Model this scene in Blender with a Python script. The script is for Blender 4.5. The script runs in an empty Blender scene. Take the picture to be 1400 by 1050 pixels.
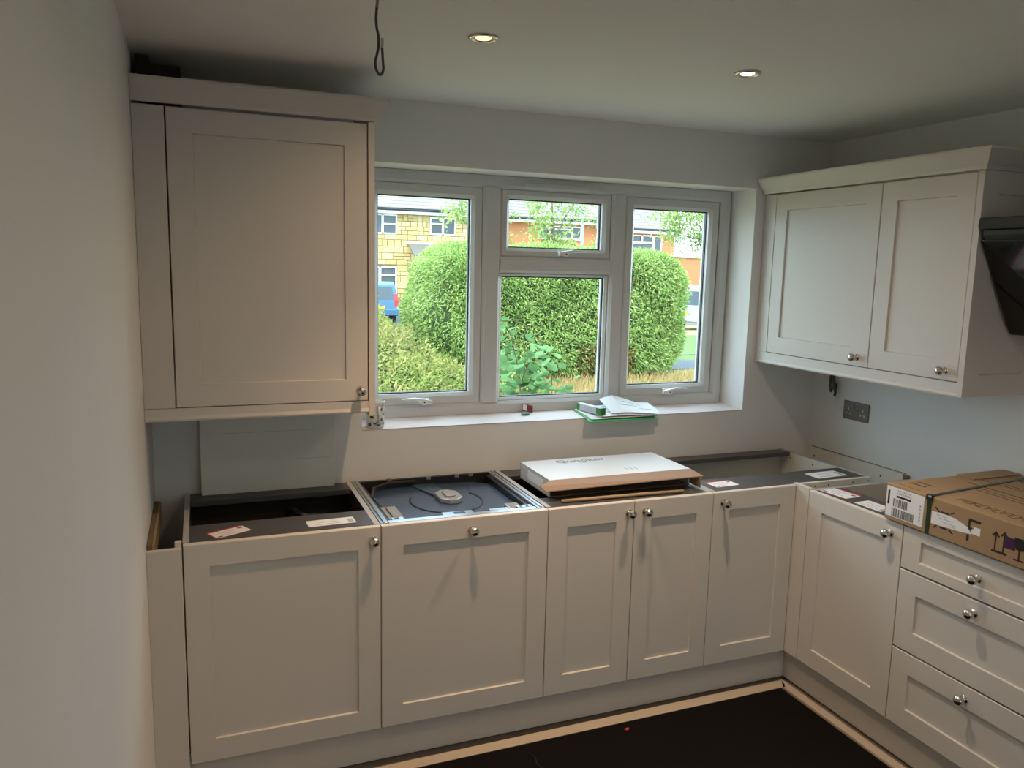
import bpy, bmesh, math, random
import numpy as np
from mathutils import Matrix, Vector
R = math.radians
random.seed(7); rng = np.random.default_rng(7)
sc = bpy.context.scene
COL = sc.collection

# ------------------------------------------------------------------ camera
cam_d = bpy.data.cameras.new('camera'); cam = bpy.data.objects.new('camera', cam_d); COL.objects.link(cam)
_ya, _pi, _ro, _f = .3786, -.146, .0232, 1080.16
fw = Vector((math.sin(_ya)*math.cos(_pi), math.cos(_ya)*math.cos(_pi), math.sin(_pi)))
rt = fw.cross(Vector((0, 0, 1))).normalized(); up = rt.cross(fw)
r2 = rt*math.cos(_ro)+up*math.sin(_ro); u2 = -rt*math.sin(_ro)+up*math.cos(_ro)
M = Matrix((r2, u2, -fw)).transposed().to_4x4(); M.translation = (-.5314, -3.0425, 1.7114)
cam.matrix_world = M
cam_d.sensor_width = 36; cam_d.lens = 36*_f/1400; cam_d.clip_start = .02; cam_d.clip_end = 300
sc.camera = cam

# ------------------------------------------------------------------ world, sun, exposure
w = bpy.data.worlds.new('hazy_sky'); sc.world = w; w.use_nodes = True
bg = w.node_tree.nodes['Background']; bg.inputs['Color'].default_value = (.62, .85, 1, 1); bg.inputs['Strength'].default_value = 5.8
sd = bpy.data.lights.new('sun', 'SUN'); sun = bpy.data.objects.new('sun', sd); COL.objects.link(sun)
sd.energy = 4.6; sd.angle = R(6); sd.color = (1, .96, .9)
sun.rotation_euler = Vector((.62, .42, -.72)).to_track_quat('-Z', 'Y').to_euler()
sc.cycles.diffuse_bounces = 7; sc.cycles.max_bounces = 14; sc.cycles.transparent_max_bounces = 16
vs = sc.view_settings; vs.view_transform = 'Standard'; vs.look = 'None'; vs.exposure = 0; vs.gamma = 1; vs.use_curve_mapping = False

# ------------------------------------------------------------------ materials
def mat(name, col, rough=.5, metal=0, var=0, scale=8, bump=0, bscale=60, spec=.5, emit=None, estr=0, col2=None, coat=0):
    m = bpy.data.materials.new(name); m.use_nodes = True; nt = m.node_tree; b = nt.nodes['Principled BSDF']
    b.inputs['Roughness'].default_value = rough; b.inputs['Metallic'].default_value = metal
    b.inputs['Specular IOR Level'].default_value = spec; b.inputs['Coat Weight'].default_value = coat
    tc = nt.nodes.new('ShaderNodeTexCoord')
    n = nt.nodes.new('ShaderNodeTexNoise'); n.inputs['Scale'].default_value = scale; n.inputs['Detail'].default_value = 4
    nt.links.new(tc.outputs['Object'], n.inputs['Vector'])
    mx = nt.nodes.new('ShaderNodeMix'); mx.data_type = 'RGBA'
    c = Vector(col[:3]); c2 = Vector(col2[:3]) if col2 else c*(1-var)
    mx.inputs['A'].default_value = (*c, 1); mx.inputs['B'].default_value = (*c2, 1)
    nt.links.new(n.outputs['Fac'], mx.inputs['Factor']); nt.links.new(mx.outputs['Result'], b.inputs['Base Color'])
    if bump:
        n2 = nt.nodes.new('ShaderNodeTexNoise'); n2.inputs['Scale'].default_value = bscale; n2.inputs['Detail'].default_value = 3
        nt.links.new(tc.outputs['Object'], n2.inputs['Vector'])
        bp = nt.nodes.new('ShaderNodeBump'); bp.inputs['Strength'].default_value = bump; bp.inputs['Distance'].default_value = .01
        nt.links.new(n2.outputs['Fac'], bp.inputs['Height']); nt.links.new(bp.outputs['Normal'], b.inputs['Normal'])
    if emit: b.inputs['Emission Color'].default_value = (*emit, 1); b.inputs['Emission Strength'].default_value = estr
    return m
def leafmat(name, stops, trans=.35):
    m = bpy.data.materials.new(name); m.use_nodes = True; nt = m.node_tree; nt.nodes.clear()
    out = nt.nodes.new('ShaderNodeOutputMaterial'); geo = nt.nodes.new('ShaderNodeNewGeometry')
    tc = nt.nodes.new('ShaderNodeTexCoord'); nz = nt.nodes.new('ShaderNodeTexNoise'); nz.inputs['Scale'].default_value = 1.6; nz.inputs['Detail'].default_value = 3
    nt.links.new(tc.outputs['Object'], nz.inputs['Vector'])
    ad = nt.nodes.new('ShaderNodeMath'); ad.operation = 'MULTIPLY_ADD'; ad.inputs[1].default_value = .55
    nt.links.new(geo.outputs['Random Per Island'], ad.inputs[0])
    ml = nt.nodes.new('ShaderNodeMath'); ml.operation = 'MULTIPLY_ADD'; ml.inputs[1].default_value = .9; ml.inputs[2].default_value = -.2
    nt.links.new(nz.outputs['Fac'], ml.inputs[0]); nt.links.new(ml.outputs[0], ad.inputs[2])
    cr = nt.nodes.new('ShaderNodeValToRGB'); nt.links.new(ad.outputs[0], cr.inputs['Fac'])
    e = cr.color_ramp.elements
    while len(e) > 1: e.remove(e[-1])
    e[0].position = 0; e[0].color = (*stops[0], 1)
    for i, s in enumerate(stops[1:]):
        x = e.new((i+1)/(len(stops)-1)); x.color = (*s, 1)
    d = nt.nodes.new('ShaderNodeBsdfDiffuse'); t = nt.nodes.new('ShaderNodeBsdfTranslucent'); mx = nt.nodes.new('ShaderNodeMixShader')
    mx.inputs[0].default_value = trans
    nt.links.new(cr.outputs[0], d.inputs[0]); nt.links.new(cr.outputs[0], t.inputs[0])
    nt.links.new(d.outputs[0], mx.inputs[1]); nt.links.new(t.outputs[0], mx.inputs[2]); nt.links.new(mx.outputs[0], out.inputs[0])
    return m
def glassmat(name, tint=(1, 1, 1), rough=0.0):
    m = bpy.data.materials.new(name); m.use_nodes = True; nt = m.node_tree; nt.nodes.clear()
    out = nt.nodes.new('ShaderNodeOutputMaterial'); lw = nt.nodes.new('ShaderNodeLayerWeight'); lw.inputs[0].default_value = .5
    pw = nt.nodes.new('ShaderNodeMath'); pw.operation = 'POWER'; pw.inputs[1].default_value = 5; nt.links.new(lw.outputs['Facing'], pw.inputs[0])
    fr = nt.nodes.new('ShaderNodeMath'); fr.operation = 'MULTIPLY_ADD'; fr.inputs[1].default_value = .5; fr.inputs[2].default_value = .02; nt.links.new(pw.outputs[0], fr.inputs[0])
    t = nt.nodes.new('ShaderNodeBsdfTransparent'); t.inputs[0].default_value = (*tint, 1)
    g = nt.nodes.new('ShaderNodeBsdfGlossy'); g.inputs['Roughness'].default_value = rough
    mx = nt.nodes.new('ShaderNodeMixShader'); nt.links.new(fr.outputs[0], mx.inputs[0]); nt.links.new(t.outputs[0], mx.inputs[1]); nt.links.new(g.outputs[0], mx.inputs[2])
    nt.links.new(mx.outputs[0], out.inputs[0]); return m

CAB = (.62, .585, .54)
m_wall = mat('white_plaster', (.78, .77, .745), .75, var=.06, scale=3, bump=.05, bscale=25)
m_ceil = mat('ceiling_paint', (.80, .795, .775), .8, var=.03, scale=3)
m_cab = mat('satin_cabinet_paint', CAB, .42, var=.02, scale=4, spec=.4)
m_carc_w = mat('cream_melamine', (.66, .64, .57), .5, var=.03)
m_carc_d = mat('dark_melamine', (.05, .047, .045), .5, var=.1)  # much darker board colour than the cream carcasses
m_rail = mat('dark_grey_rail', (.075, .072, .075), .45, var=.12, scale=30)
m_edge = mat('pale_grey_edging', (.42, .42, .42), .45, var=.05)
m_upvc = mat('white_upvc', (.60, .61, .60), .3, var=.02)
m_upvch = mat('white_upvc_handle', (.8, .8, .78), .25, var=.02)
m_gask = mat('black_gasket', (.02, .022, .025), .5, var=.1)
m_chrome = mat('polished_nickel', (.62, .58, .54), .16, 1, var=.05)
m_steel = mat('zinc_steel', (.55, .58, .62), .28, 1, var=.15, scale=20)
m_galv = mat('galvanised_rail', (.50, .52, .55), .32, .85, var=.2, scale=40)
m_black = mat('black_plastic', (.012, .012, .013), .4, var=.1)
m_bitum = mat('blue_grey_bitumen_sheet', (.085, .135, .22), .24, .35, var=.3, scale=6)
m_clear = mat('clear_film', (.42, .45, .47), .15, .2, var=.4, scale=60)
m_sheet = mat('black_floor_membrane', (.0042, .0030, .0026), .75, spec=.15, var=.45, scale=5, bump=.15, bscale=8)
m_screed = mat('brown_grey_screed', (.20, .16, .125), .85, var=.3, scale=12, bump=.2)
m_strip = mat('cream_board', (.52, .43, .33), .7, var=.1, scale=14)
m_wood = mat('pine', (.42, .30, .17), .6, var=.25, scale=18)
m_woodd = mat('aged_timber', (.20, .14, .08), .7, var=.3, scale=18)
m_kraft = mat('kraft_card', (.36, .235, .125), .8, var=.12, scale=10, bump=.03)
m_kraft2 = mat('kraft_card_inner', (.30, .21, .155), .85, var=.08, scale=10)
m_kprint = mat('brown_print', (.085, .05, .025), .7, var=.1)
m_kprint2 = mat('dark_red_brown_print', (.028, .012, .012), .7, var=.1)
m_purple = mat('purple_print', (.05, .006, .06), .6, var=.1)
m_boxw = mat('white_coated_card', (.54, .56, .58), .45, var=.03, scale=12)
m_paper = mat('white_paper', (.78, .80, .82), .6, var=.03, scale=10)
m_ink = mat('grey_ink', (.16, .16, .17), .7, var=.1)
m_inkl = mat('pale_ink', (.42, .43, .46), .7, var=.1)
m_blueink = mat('blue_ink', (.22, .45, .72), .6, var=.1)
m_red = mat('red_print', (.52, .05, .06), .55, var=.1)
m_green = mat('green_plastic', (.05, .38, .09), .4, var=.1)
m_greend = mat('green_card', (.035, .19, .03), .5, var=.1)
m_strap = mat('green_strap', (.014, .045, .016), .35, var=.2, scale=40)
m_board = mat('pale_sage_board', (.70, .71, .64), .55, var=.04)
m_ceram = mat('white_ceramic', (.74, .73, .68), .25, var=.02)
m_motif = mat('charcoal_glaze', (.05, .05, .05), .3, var=.1)
m_nick = mat('brushed_pewter', (.20, .185, .16), .42, .5, var=.1, scale=60)
m_sock = mat('grey_insert', (.48, .47, .45), .5, var=.05)
m_flex = mat('grey_flex', (.06, .058, .05), .5, var=.15, scale=40)
m_copper = mat('pink_sleeve', (.42, .27, .22), .6, var=.1)
m_hood = mat('black_glass', (.006, .006, .007), .06, var=.1, spec=.6)
m_hoodm = mat('black_steel', (.007, .0065, .006), .5, 0, var=.1)
m_glass = glassmat('window_glass')
# outdoors
m_lawn = mat('dry_lawn', (.30, .225, .10), .9, col2=(.19, .19, .07), scale=1.3, bump=.3, bscale=30)
m_lawng = mat('green_lawn', (.10, .155, .03), .9, var=.35, scale=3, bump=.3, bscale=30)
m_tar = mat('grey_tarmac', (.085, .095, .105), .9, var=.15, scale=20)
m_stone = [mat('buff_stone_%s' % k, c, .85, var=.15, scale=6, bump=.15, bscale=14) for k, c in
           (('honey', (.50, .37, .15)), ('cream', (.55, .44, .21)), ('sand', (.45, .33, .135)))]
m_mort = mat('mortar', (.25, .19, .09), .9, var=.1)
m_brick = mat('orange_brick', (.48, .20, .08), .85, col2=(.38, .15, .055), scale=9, bump=.1)
m_tile = mat('grey_roof_tile', (.27, .25, .235), .8, var=.25, scale=5)
m_white = mat('white_paint', (.74, .74, .72), .4, var=.02)
m_pane = mat('dark_window_pane', (.07, .085, .09), .12, var=.5, scale=2)
m_curt = mat('grey_curtain', (.42, .46, .46), .8, var=.2, scale=9)
m_lead = mat('porch_roof_grey', (.15, .14, .12), .8, var=.2)
m_blue = mat('blue_car_paint', (.04, .12, .215), .25, .2, var=.05, coat=.5)
m_wcar = mat('white_car_paint', (.34, .36, .37), .25, var=.03, coat=.5)
m_carg = mat('car_glass', (.06, .085, .10), .08, var=.5, scale=3)
m_tail = mat('red_lamp_lens', (.55, .03, .03), .2, var=.1)
m_plate = mat('yellow_plate', (.75, .52, .03), .4, var=.1)
m_rub = mat('tyre_rubber', (.02, .02, .02), .8, var=.1)
m_pole = mat('pale_grey_pole', (.26, .30, .33), .5, var=.05)
m_bark = mat('grey_bark', (.17, .13, .085), .9, var=.4, scale=20)
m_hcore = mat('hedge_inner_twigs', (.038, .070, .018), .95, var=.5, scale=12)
m_hedge = leafmat('conifer_foliage', [(.10, .175, .045), (.24, .37, .10), (.38, .51, .17), (.56, .64, .27)])
m_hbrown = leafmat('conifer_brown', [(.16, .09, .03), (.26, .16, .06), (.24, .24, .07)])
m_weed = leafmat('rough_weeds', [(.13, .21, .05), (.27, .34, .09), (.42, .41, .15), (.47, .34, .21)])
m_dry = leafmat('dry_grass', [(.30, .17, .07), (.42, .29, .11), (.47, .38, .18), (.25, .25, .08)])
m_bleaf = leafmat('blue_green_leaf', [(.055, .14, .05), (.10, .22, .085), (.17, .31, .13), (.20, .33, .09)], .3)
m_tleaf = leafmat('light_tree_leaf', [(.13, .23, .08), (.24, .36, .11), (.35, .46, .16), (.46, .46, .22)])

# ------------------------------------------------------------------ builders
class MB:
    def __init__(s): s.v = []; s.f = []; s.m = []; s.mats = []
    def mi(s, m):
        if m not in s.mats: s.mats.append(m)
        return s.mats.index(m)
    def add(s, vs_, fs, m):
        o = len(s.v); s.v += [tuple(v) for v in vs_]; k = s.mi(m)
        for f in fs: s.f.append([i+o for i in f]); s.m.append(k)
        return s
    def box(s, x0, x1, y0, y1, z0, z1, m):
        x0, x1 = sorted((x0, x1)); y0, y1 = sorted((y0, y1)); z0, z1 = sorted((z0, z1))
        return s.add([(x0,y0,z0),(x1,y0,z0),(x1,y1,z0),(x0,y1,z0),(x0,y0,z1),(x1,y0,z1),(x1,y1,z1),(x0,y1,z1)],
                     [(0,3,2,1),(4,5,6,7),(0,1,5,4),(1,2,6,5),(2,3,7,6),(3,0,4,7)], m)
    def prism(s, poly, y0, y1, m, plane='xz'):
        n = len(poly)
        def P(a, b, c): return (a, c, b) if plane == 'xz' else ((c, a, b) if plane == 'yz' else (a, b, c))
        vs_ = [P(a, b, y0) for a, b in poly]+[P(a, b, y1) for a, b in poly]
        fs = [tuple(range(n))[::-1], tuple(range(n, 2*n))]+[(i, (i+1) % n, n+(i+1) % n, n+i) for i in range(n)]
        return s.add(vs_, fs, m)
    def lathe(s, prof, m, axis='z', o=(0, 0, 0), n=20):
        vs_ = []
        for r_, h in prof:
            for k in range(n):
                a = 2*math.pi*k/n; c, d = r_*math.cos(a), r_*math.sin(a)
                p = (c, d, h) if axis == 'z' else ((c, -h, d) if axis == '-y' else (h, c, d))
                vs_.append((p[0]+o[0], p[1]+o[1], p[2]+o[2]))
        fs = [(i*n+k, i*n+(k+1) % n, (i+1)*n+(k+1) % n, (i+1)*n+k) for i in range(len(prof)-1) for k in range(n)]
        fs += [tuple(range(n))[::-1], tuple(range((len(prof)-1)*n, len(prof)*n))]
        return s.add(vs_, fs, m)
    def tube(s, pts, r_, m, n=8, taper=None):
        pts = [Vector(p) for p in pts]; vs_ = []; prev = None
        for i, p in enumerate(pts):
            t = (pts[min(i+1, len(pts)-1)]-pts[max(i-1, 0)]).normalized()
            a = (prev if prev else (Vector((0, 0, 1)) if abs(t.z) < .9 else Vector((1, 0, 0))))
            u = (a-t*a.dot(t)).normalized(); prev = u; v = t.cross(u); rr = r_ if taper is None else r_+(taper-r_)*i/(len(pts)-1)
            for k in range(n):
                an = 2*math.pi*k/n; vs_.append(p+u*rr*math.cos(an)+v*rr*math.sin(an))
        fs = [(i*n+k, i*n+(k+1) % n, (i+1)*n+(k+1) % n, (i+1)*n+k) for i in range(len(pts)-1) for k in range(n)]
        fs += [tuple(range(n))[::-1], tuple(range((len(pts)-1)*n, len(pts)*n))]
        return s.add(vs_, fs, m)
    def frame(s, x0, x1, z0, z1, wd, y0, y1, m, ch=.006):
        """mitred rectangular frame in the xz plane, chamfered on its room side (y0)"""
        def ring(i, y): return [(x0+i, y, z0+i), (x1-i, y, z0+i), (x1-i, y, z1-i), (x0+i, y, z1-i)]
        rings = [ring(0, y1), ring(0, y0+ch*.5), ring(ch*.5, y0), ring(wd-ch, y0), ring(wd, y0+ch), ring(wd, y1)]
        vs_ = sum(rings, []); fs = []
        for a in range(6):
            b = (a+1) % 6
            for k in range(4): fs.append((a*4+k, a*4+(k+1) % 4, b*4+(k+1) % 4, b*4+k))
        return s.add(vs_, fs, m)
    def sweep(s, path, prof, m, cap=True):
        """prof = [(outward, z)], path in xy, outward is to the right of travel; mitred"""
        P = [Vector(p) for p in path]; n = len(prof); vs_ = []
        for i, p in enumerate(P):
            ds = []
            if i > 0: ds.append((P[i]-P[i-1]).normalized())
            if i < len(P)-1: ds.append((P[i+1]-P[i]).normalized())
            ns = [Vector((d.y, -d.x)) for d in ds]
            nn = sum(ns, Vector((0, 0))); nn = nn/nn.length; k = 1/max(.2, nn.dot(ns[0]))
            for o, z in prof: vs_.append((p.x+nn.x*o*k, p.y+nn.y*o*k, z))
        fs = [(i*n+a, (i+1)*n+a, (i+1)*n+(a+1) % n, i*n+(a+1) % n) for i in range(len(P)-1) for a in range(n)]
        if cap: fs += [tuple(range(n)), tuple(range((len(P)-1)*n, len(P)*n))[::-1]]
        return s.add(vs_, fs, m)
    def build(s, name, parent=None, loc=(0, 0, 0), rz=0, bevel=0, smooth=False, seg=2):
        me = bpy.data.meshes.new(name); me.from_pydata(s.v, [], s.f)
        for m in s.mats: me.materials.append(m)
        me.polygons.foreach_set('material_index', s.m)
        bm = bmesh.new(); bm.from_mesh(me); bmesh.ops.recalc_face_normals(bm, faces=bm.faces); bm.to_mesh(me); bm.free()
        if smooth: me.polygons.foreach_set('use_smooth', [True]*len(me.polygons))
        o = bpy.data.objects.new(name, me); COL.objects.link(o); o.location = loc; o.rotation_euler = (0, 0, rz); o.parent = parent
        if bevel:
            b = o.modifiers.new('bevel', 'BEVEL'); b.width = bevel; b.segments = seg; b.limit_method = 'ANGLE'; b.angle_limit = R(40)
            b.harden_normals = False
        return o
def tag(o, label=None, cat=None, group=None, kind=None):
    if label: o['label'] = label
    if cat: o['category'] = cat
    if group: o['group'] = group
    if kind: o['kind'] = kind
    return o
def empty(name, loc, label, cat, rz=0, group=None, kind=None):
    o = bpy.data.objects.new(name, None); COL.objects.link(o); o.location = loc; o.rotation_euler = (0, 0, rz); o.empty_display_size = .1
    return tag(o, label, cat, group, kind)
def B(name, parent, m, *b, bevel=0):
    """one box part; b = x0,x1,y0,y1,z0,z1"""
    return MB().box(*b, m).build(name, parent, bevel=bevel)
def at(m_, o):   # parent a world-space mesh to an unrotated empty
    o.parent = m_; o.matrix_parent_inverse = Matrix.Translation(-Vector(m_.location)); return o
def text_mesh(s, size, m, name, parent, loc, rot=(0, 0, 0), depth=.0002):
    c = bpy.data.curves.new(name, 'FONT'); c.body = s; c.size = size; c.extrude = depth; c.align_x = 'CENTER'
    t = bpy.data.objects.new(name, c); COL.objects.link(t)
    me = bpy.data.meshes.new_from_object(t.evaluated_get(bpy.context.evaluated_depsgraph_get()))
    bpy.data.objects.remove(t); me.materials.clear(); me.materials.append(m)
    o = bpy.data.objects.new(name, me); COL.objects.link(o); o.parent = parent; o.location = loc; o.rotation_euler = rot
    return o
def struct(o): o['kind'] = 'structure'; return o

# ------------------------------------------------------------------ room shell
XL, XR_, YR, ZC = -.70, 2.28, -5.2, 2.33
WX0, WX1, WZ0, WZ1 = .05, 1.862, 1.066, 2.096
struct(MB().box(XL-.15, XR_+.15, YR-.15, .30, -.2, 0, m_screed).build('floor'))
struct(MB().box(XL-.15, XR_+.15, YR-.15, .30, ZC, ZC+.15, m_ceil).build('ceiling'))
struct(MB().box(XL-.15, XL, YR-.15, .30, 0, ZC, m_wall).build('wall_left'))
struct(MB().box(XR_, XR_+.15, YR-.15, .30, 0, ZC, m_wall).build('wall_right'))
PX0, PX1, PZ1 = .35, .90, 2.06      # opening for the added daylight door behind the viewer
struct(MB().box(XL, PX0, YR-.15, YR, 0, ZC, m_wall).box(PX1, XR_, YR-.15, YR, 0, ZC, m_wall).box(PX0, PX1, YR-.15, YR, PZ1, ZC, m_wall).build('wall_rear'))
mb = MB()
mb.box(XL, WX0, 0, .30, 0, ZC, m_wall).box(WX1, XR_, 0, .30, 0, ZC, m_wall)
mb.box(WX0, WX1, 0, .30, 0, WZ0, m_wall).box(WX0, WX1, 0, .30, WZ1, ZC, m_wall)
struct(mb.build('wall_back'))
m_sill = mat('chalky_sill_plaster', (.74, .67, .66), .7, var=.07, scale=12, bump=.05)
struct(MB().add([(WX0, 0, WZ0-.002), (WX1, 0, WZ0-.002), (WX1, .3, WZ0-.002), (WX0, .3, WZ0-.002), (WX0, 0, WZ0+.001), (WX1, 0, WZ0+.001), (WX1, .3, WZ0+.018), (WX0, .3, WZ0+.018)],
    [(0,3,2,1),(4,5,6,7),(0,1,5,4),(1,2,6,5),(2,3,7,6),(3,0,4,7)], m_sill).build('trim_1'))

# window
win = empty('window_1', (WX0, .17, WZ0), 'white plastic triple casement window with small top vent in the middle', None, kind='structure')
def W(o): return at(win, o)
fy0, fy1 = .168, .245
W(MB().frame(WX0-.005, WX1-.007, 1.072, 2.098, .055, fy0, fy1, m_upvc, .012).build('outer_frame'))
for x0, x1 in ((.60, .682), (1.215, 1.289)):
    W(MB().prism([(x0, fy1), (x0, fy0+.012), (x0+.012, fy0), (x1-.012, fy0), (x1, fy0+.012), (x1, fy1)], 1.124, 2.046, m_upvc, 'xy').build('mullion'))
W(MB().prism([(fy1, 1.69), (fy0+.012, 1.69), (fy0, 1.702), (fy0, 1.745), (fy0+.012, 1.757), (fy1, 1.757)], .68, 1.217, m_upvc, 'yz').build('transom'))
def handle(px, pz, flip, parent):
    h = MB(); s = flip
    h.box(px-.022, px+.022, .166, .180, pz-.012, pz+.012, m_upvch)
    h.prism([(px-s*.03, pz-.010), (px+s*.012, pz-.014), (px+s*.02, pz+.004), (px+s*.05, pz+.010), (px+s*.098, pz+.010), (px+s*.098, pz+.015), (px+s*.04, pz+.018), (px-s*.005, pz+.010), (px-s*.03, pz+.004)], .142, .160, m_upvch)
    h.lathe([(.010, -.158), (.010, -.1665)], m_upvch, '-y', (px, 0, pz), 12)
    h.lathe([(.0035, -.1405), (.0035, -.1425)], m_gask, '-y', (px+s*.004, 0, pz-.002), 10)
    o = h.build('handle', bevel=.002); o.parent = parent; return o
def sash(x0, x1, z0, z1, wd, hx, flip):
    s = W(MB().frame(x0, x1, z0, z1, wd, fy0+.010, fy1-.005, m_upvc, .014).build('sash'))
    p = B('pane', s, m_glass, x0+wd-.004, x1-wd+.004, .204, .208, z0+wd-.004, z1-wd+.004)
    g = MB().frame(x0+wd-.003, x1-wd+.003, z0+wd-.003, z1-wd+.003, .008, .209, .222, m_gask, .001).build('gasket', s)
    handle(hx, z0+.020, flip, s)
    return s
sash(.104, .601, 1.123, 2.046, .050, .345, -1)
sash(.683, 1.214, 1.758, 2.046, .040, .975, 1)
sash(1.290, 1.797, 1.123, 2.046, .050, 1.545, 1)
fx = W(MB().frame(.681, 1.216, 1.124, 1.691, .016, fy0+.02, fy1, m_upvc, .010).build('glazing_bead'))
B('pane', fx, m_glass, .694, 1.203, .204, .208, 1.137, 1.678)
MB().frame(.695, 1.202, 1.138, 1.677, .007, .209, .222, m_gask, .001).build('gasket', fx)
W(MB().box(.78, 1.10, .150, .170, 2.050, 2.072, m_upvc).box(.79, 1.09, .146, .152, 2.054, 2.060, m_upvc).build('trickle_vent', bevel=.003))

# unseen glazed door added in the rear wall to let daylight in
gd = empty('added_glazed_door', (PX0, YR-.08, 0), 'unseen white glazed door added in the rear wall for daylight', None, kind='structure')
for a, b in ((PX0, PX1),):
    lf = at(gd, MB().frame(a, b, .01, PZ1, .09, YR-.11, YR-.05, m_upvc, .01).build('door_leaf'))
    B('pane', lf, m_glass, a+.085, b-.085, YR-.085, YR-.081, .095, PZ1-.085)
struct(MB().box(-14, 16, -24, YR-.16, -.3, -.16, mat('pale_bounce_ground', (.42, .41, .38), .9, var=.15, scale=3)).build('rear_bounce_ground'))  # unseen pale ground added to bounce daylight up to the ceiling

# ------------------------------------------------------------------ kitchen builders
ZT, ZB = .868, .152
def shaker(name, x0, x1, z0, z1, yf, parent, st=.073, rec=.008, th=.021, rail=None):
    """shaker front: room face at y = yf (facing -y), recessed centre panel"""
    g = .0015; x0 += g; x1 -= g; z0 += g; z1 -= g
    mb = MB(); s = st; e = .002
    k = rail or s
    def ring(i, y, j=None): j = i if j is None else j; return [(x0+i, y, z0+j), (x1-i, y, z0+j), (x1-i, y, z1-j), (x0+i, y, z1-j)]
    rs = [ring(0, yf+th), ring(0, yf+.002), ring(.002, yf), ring(s, yf, k), ring(s+.0015, yf+rec, k+.0015)]
    fs = [(3, 2, 1, 0)]
    for a in range(4):
        for k in range(4): fs.append((a*4+k, a*4+(k+1) % 4, a*4+4+(k+1) % 4, a*4+4+k))
    fs.append((16, 17, 18, 19))
    mb.add(sum(rs, []), fs, m_cab)
    return mb.build(name, parent)
knob_me = None
def knob(parent, x, z, yf):
    global knob_me
    prof = [(.0125, 0), (.0135, .0015), (.0125, .003), (.0075, .005), (.0055, .009), (.0055, .015), (.0085, .018), (.0135, .021), (.0165, .0265), (.0165, .031), (.0135, .036), (.0085, .0395), (.004, .041), (.0005, .0415)]
    if knob_me is None:
        o = MB().lathe(prof, m_chrome, '-y', n=24).build('knob', smooth=True); knob_me = o.data
    else:
        o = bpy.data.objects.new('knob', knob_me); COL.objects.link(o)
    o.parent = parent; o.location = (x, yf, z); return o
def sticker(parent, x, y, z, lx, ly, ang, red=True, lines=4, plain=False):
    mb = MB(); h = .0006
    def q(a0, a1, b0, b1, m, zz):
        c, s_ = math.cos(ang), math.sin(ang)
        P = [(x+a*c-b*s_, y+a*s_+b*c) for a, b in ((a0, b0), (a1, b0), (a1, b1), (a0, b1))]
        mb.prism(P, z, z+zz, m, 'xy')
    q(0, lx, 0, ly, m_red if red else m_paper, h)
    if red: q(lx*.03, lx, ly*.04, ly*.86, m_paper, h+.0002)
    for i in range(lines):
        b = ly*(.2+.6*i/max(1, lines)); q(lx*(.14+.1*(i % 2)), lx*random.uniform(.55, .82), b, b+ly*.035, m_inkl, h+.0004)
    if not plain:
        q(lx*.08, lx*.2, ly*.08, ly*.22, m_ink, h+.0004); q(lx*.8, lx*.93, ly*.6, ly*.76, m_ink, h+.0004)
    else:
        q(lx*.85, lx*.96, ly*.2, ly*.7, m_inkl, h+.0004)
    return mb.build('sticker', parent)
def carcass(p, wd, inner, dep=.558, back=.015, rail=.16, rear=.10, left=True, right=True, outer=None):
    outer = outer or m_edge; T = .018
    def side(x0):
        o = MB().box(x0, x0+T, -dep, -back, ZB, ZT, inner); o.box(x0, x0+T, -dep, -back, ZT-.0005, ZT+.0006, m_edge)
        return o.build('side_panel', p)
    if left: side(0)
    if right: side(wd-T)
    B('base_panel', p, inner, T, wd-T, -dep, -back, ZB, ZB+T)
    B('back_panel', p, inner, T, wd-T, -back-.012, -back-.004, ZB+T, ZT-.02)
    B('front_rail', p, m_rail, T, wd-T, -dep, -dep+rail, ZT-T, ZT)
    if rear: B('rear_rail', p, m_rail, T, wd-T, -back-.012-rear, -back-.012, ZT-T, ZT)
YF = -.58
# base cabinet under the tall wall cabinet
c1 = empty('base_cabinet', (-.60, 0, 0), 'single-door base cabinet with open top and two stickers, below the tall wall cabinet', 'cabinet')
carcass(c1, .60, m_carc_d)
d = shaker('door', 0, .60, ZB, ZT, YF, c1); knob(d, .573, .823, YF)
sticker(c1, .098, -.553, ZT, .118, .070, R(27)); sticker(c1, .376, -.525, ZT, .155, .062, R(2), False, 2, True)
# sink base
c3 = empty('sink_cabinet', (.60, 0, 0), 'two-door sink base cabinet under the white flat box', 'cabinet')
carcass(c3, .70, m_carc_d, rail=.11)
d = shaker('door', 0, .35, ZB, ZT, YF, c3); knob(d, .326, .825, YF)
d = shaker('door', .35, .70, ZB, ZT, YF, c3); knob(d, .396, .825, YF)
# corner base
c4 = empty('corner_cabinet', (1.30, 0, 0), 'corner base cabinet with narrow door and long open cream interior', 'cabinet')
carcass(c4, .80, m_carc_w, rail=.155, rear=.07)
d = shaker('door', 0, .40, ZB, ZT, YF, c4); knob(d, .046, .826, YF)
B('front_blank', c4, m_carc_w, .4212, .80, -.576, -.5582, ZB, ZT)
sticker(c4, .055, -.522, ZT, .118, .080, R(4)); sticker(c4, .56, -.530, ZT, .165, .082, R(3), False, 3, True)
for i, (yy, zz) in enumerate(((-.10, .842), (-.25, .843), (-.33, .80))):
    MB().lathe([(.004, .7815), (.004, .7825)], m_gask, 'x', (0, yy, zz), 10).build('peg_hole', c4)
for xx in (.50, .57, .70, .785):
    MB().lathe([(.0035, .5758), (.0035, .5765)], m_gask, '-y', (xx, 0, .853), 10).build('peg_hole', c4)
MB().box(.4008, .4208, -.6512, -.5585, ZB, ZT+.004, m_cab).build('corner_post', c4, bevel=.001)
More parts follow.
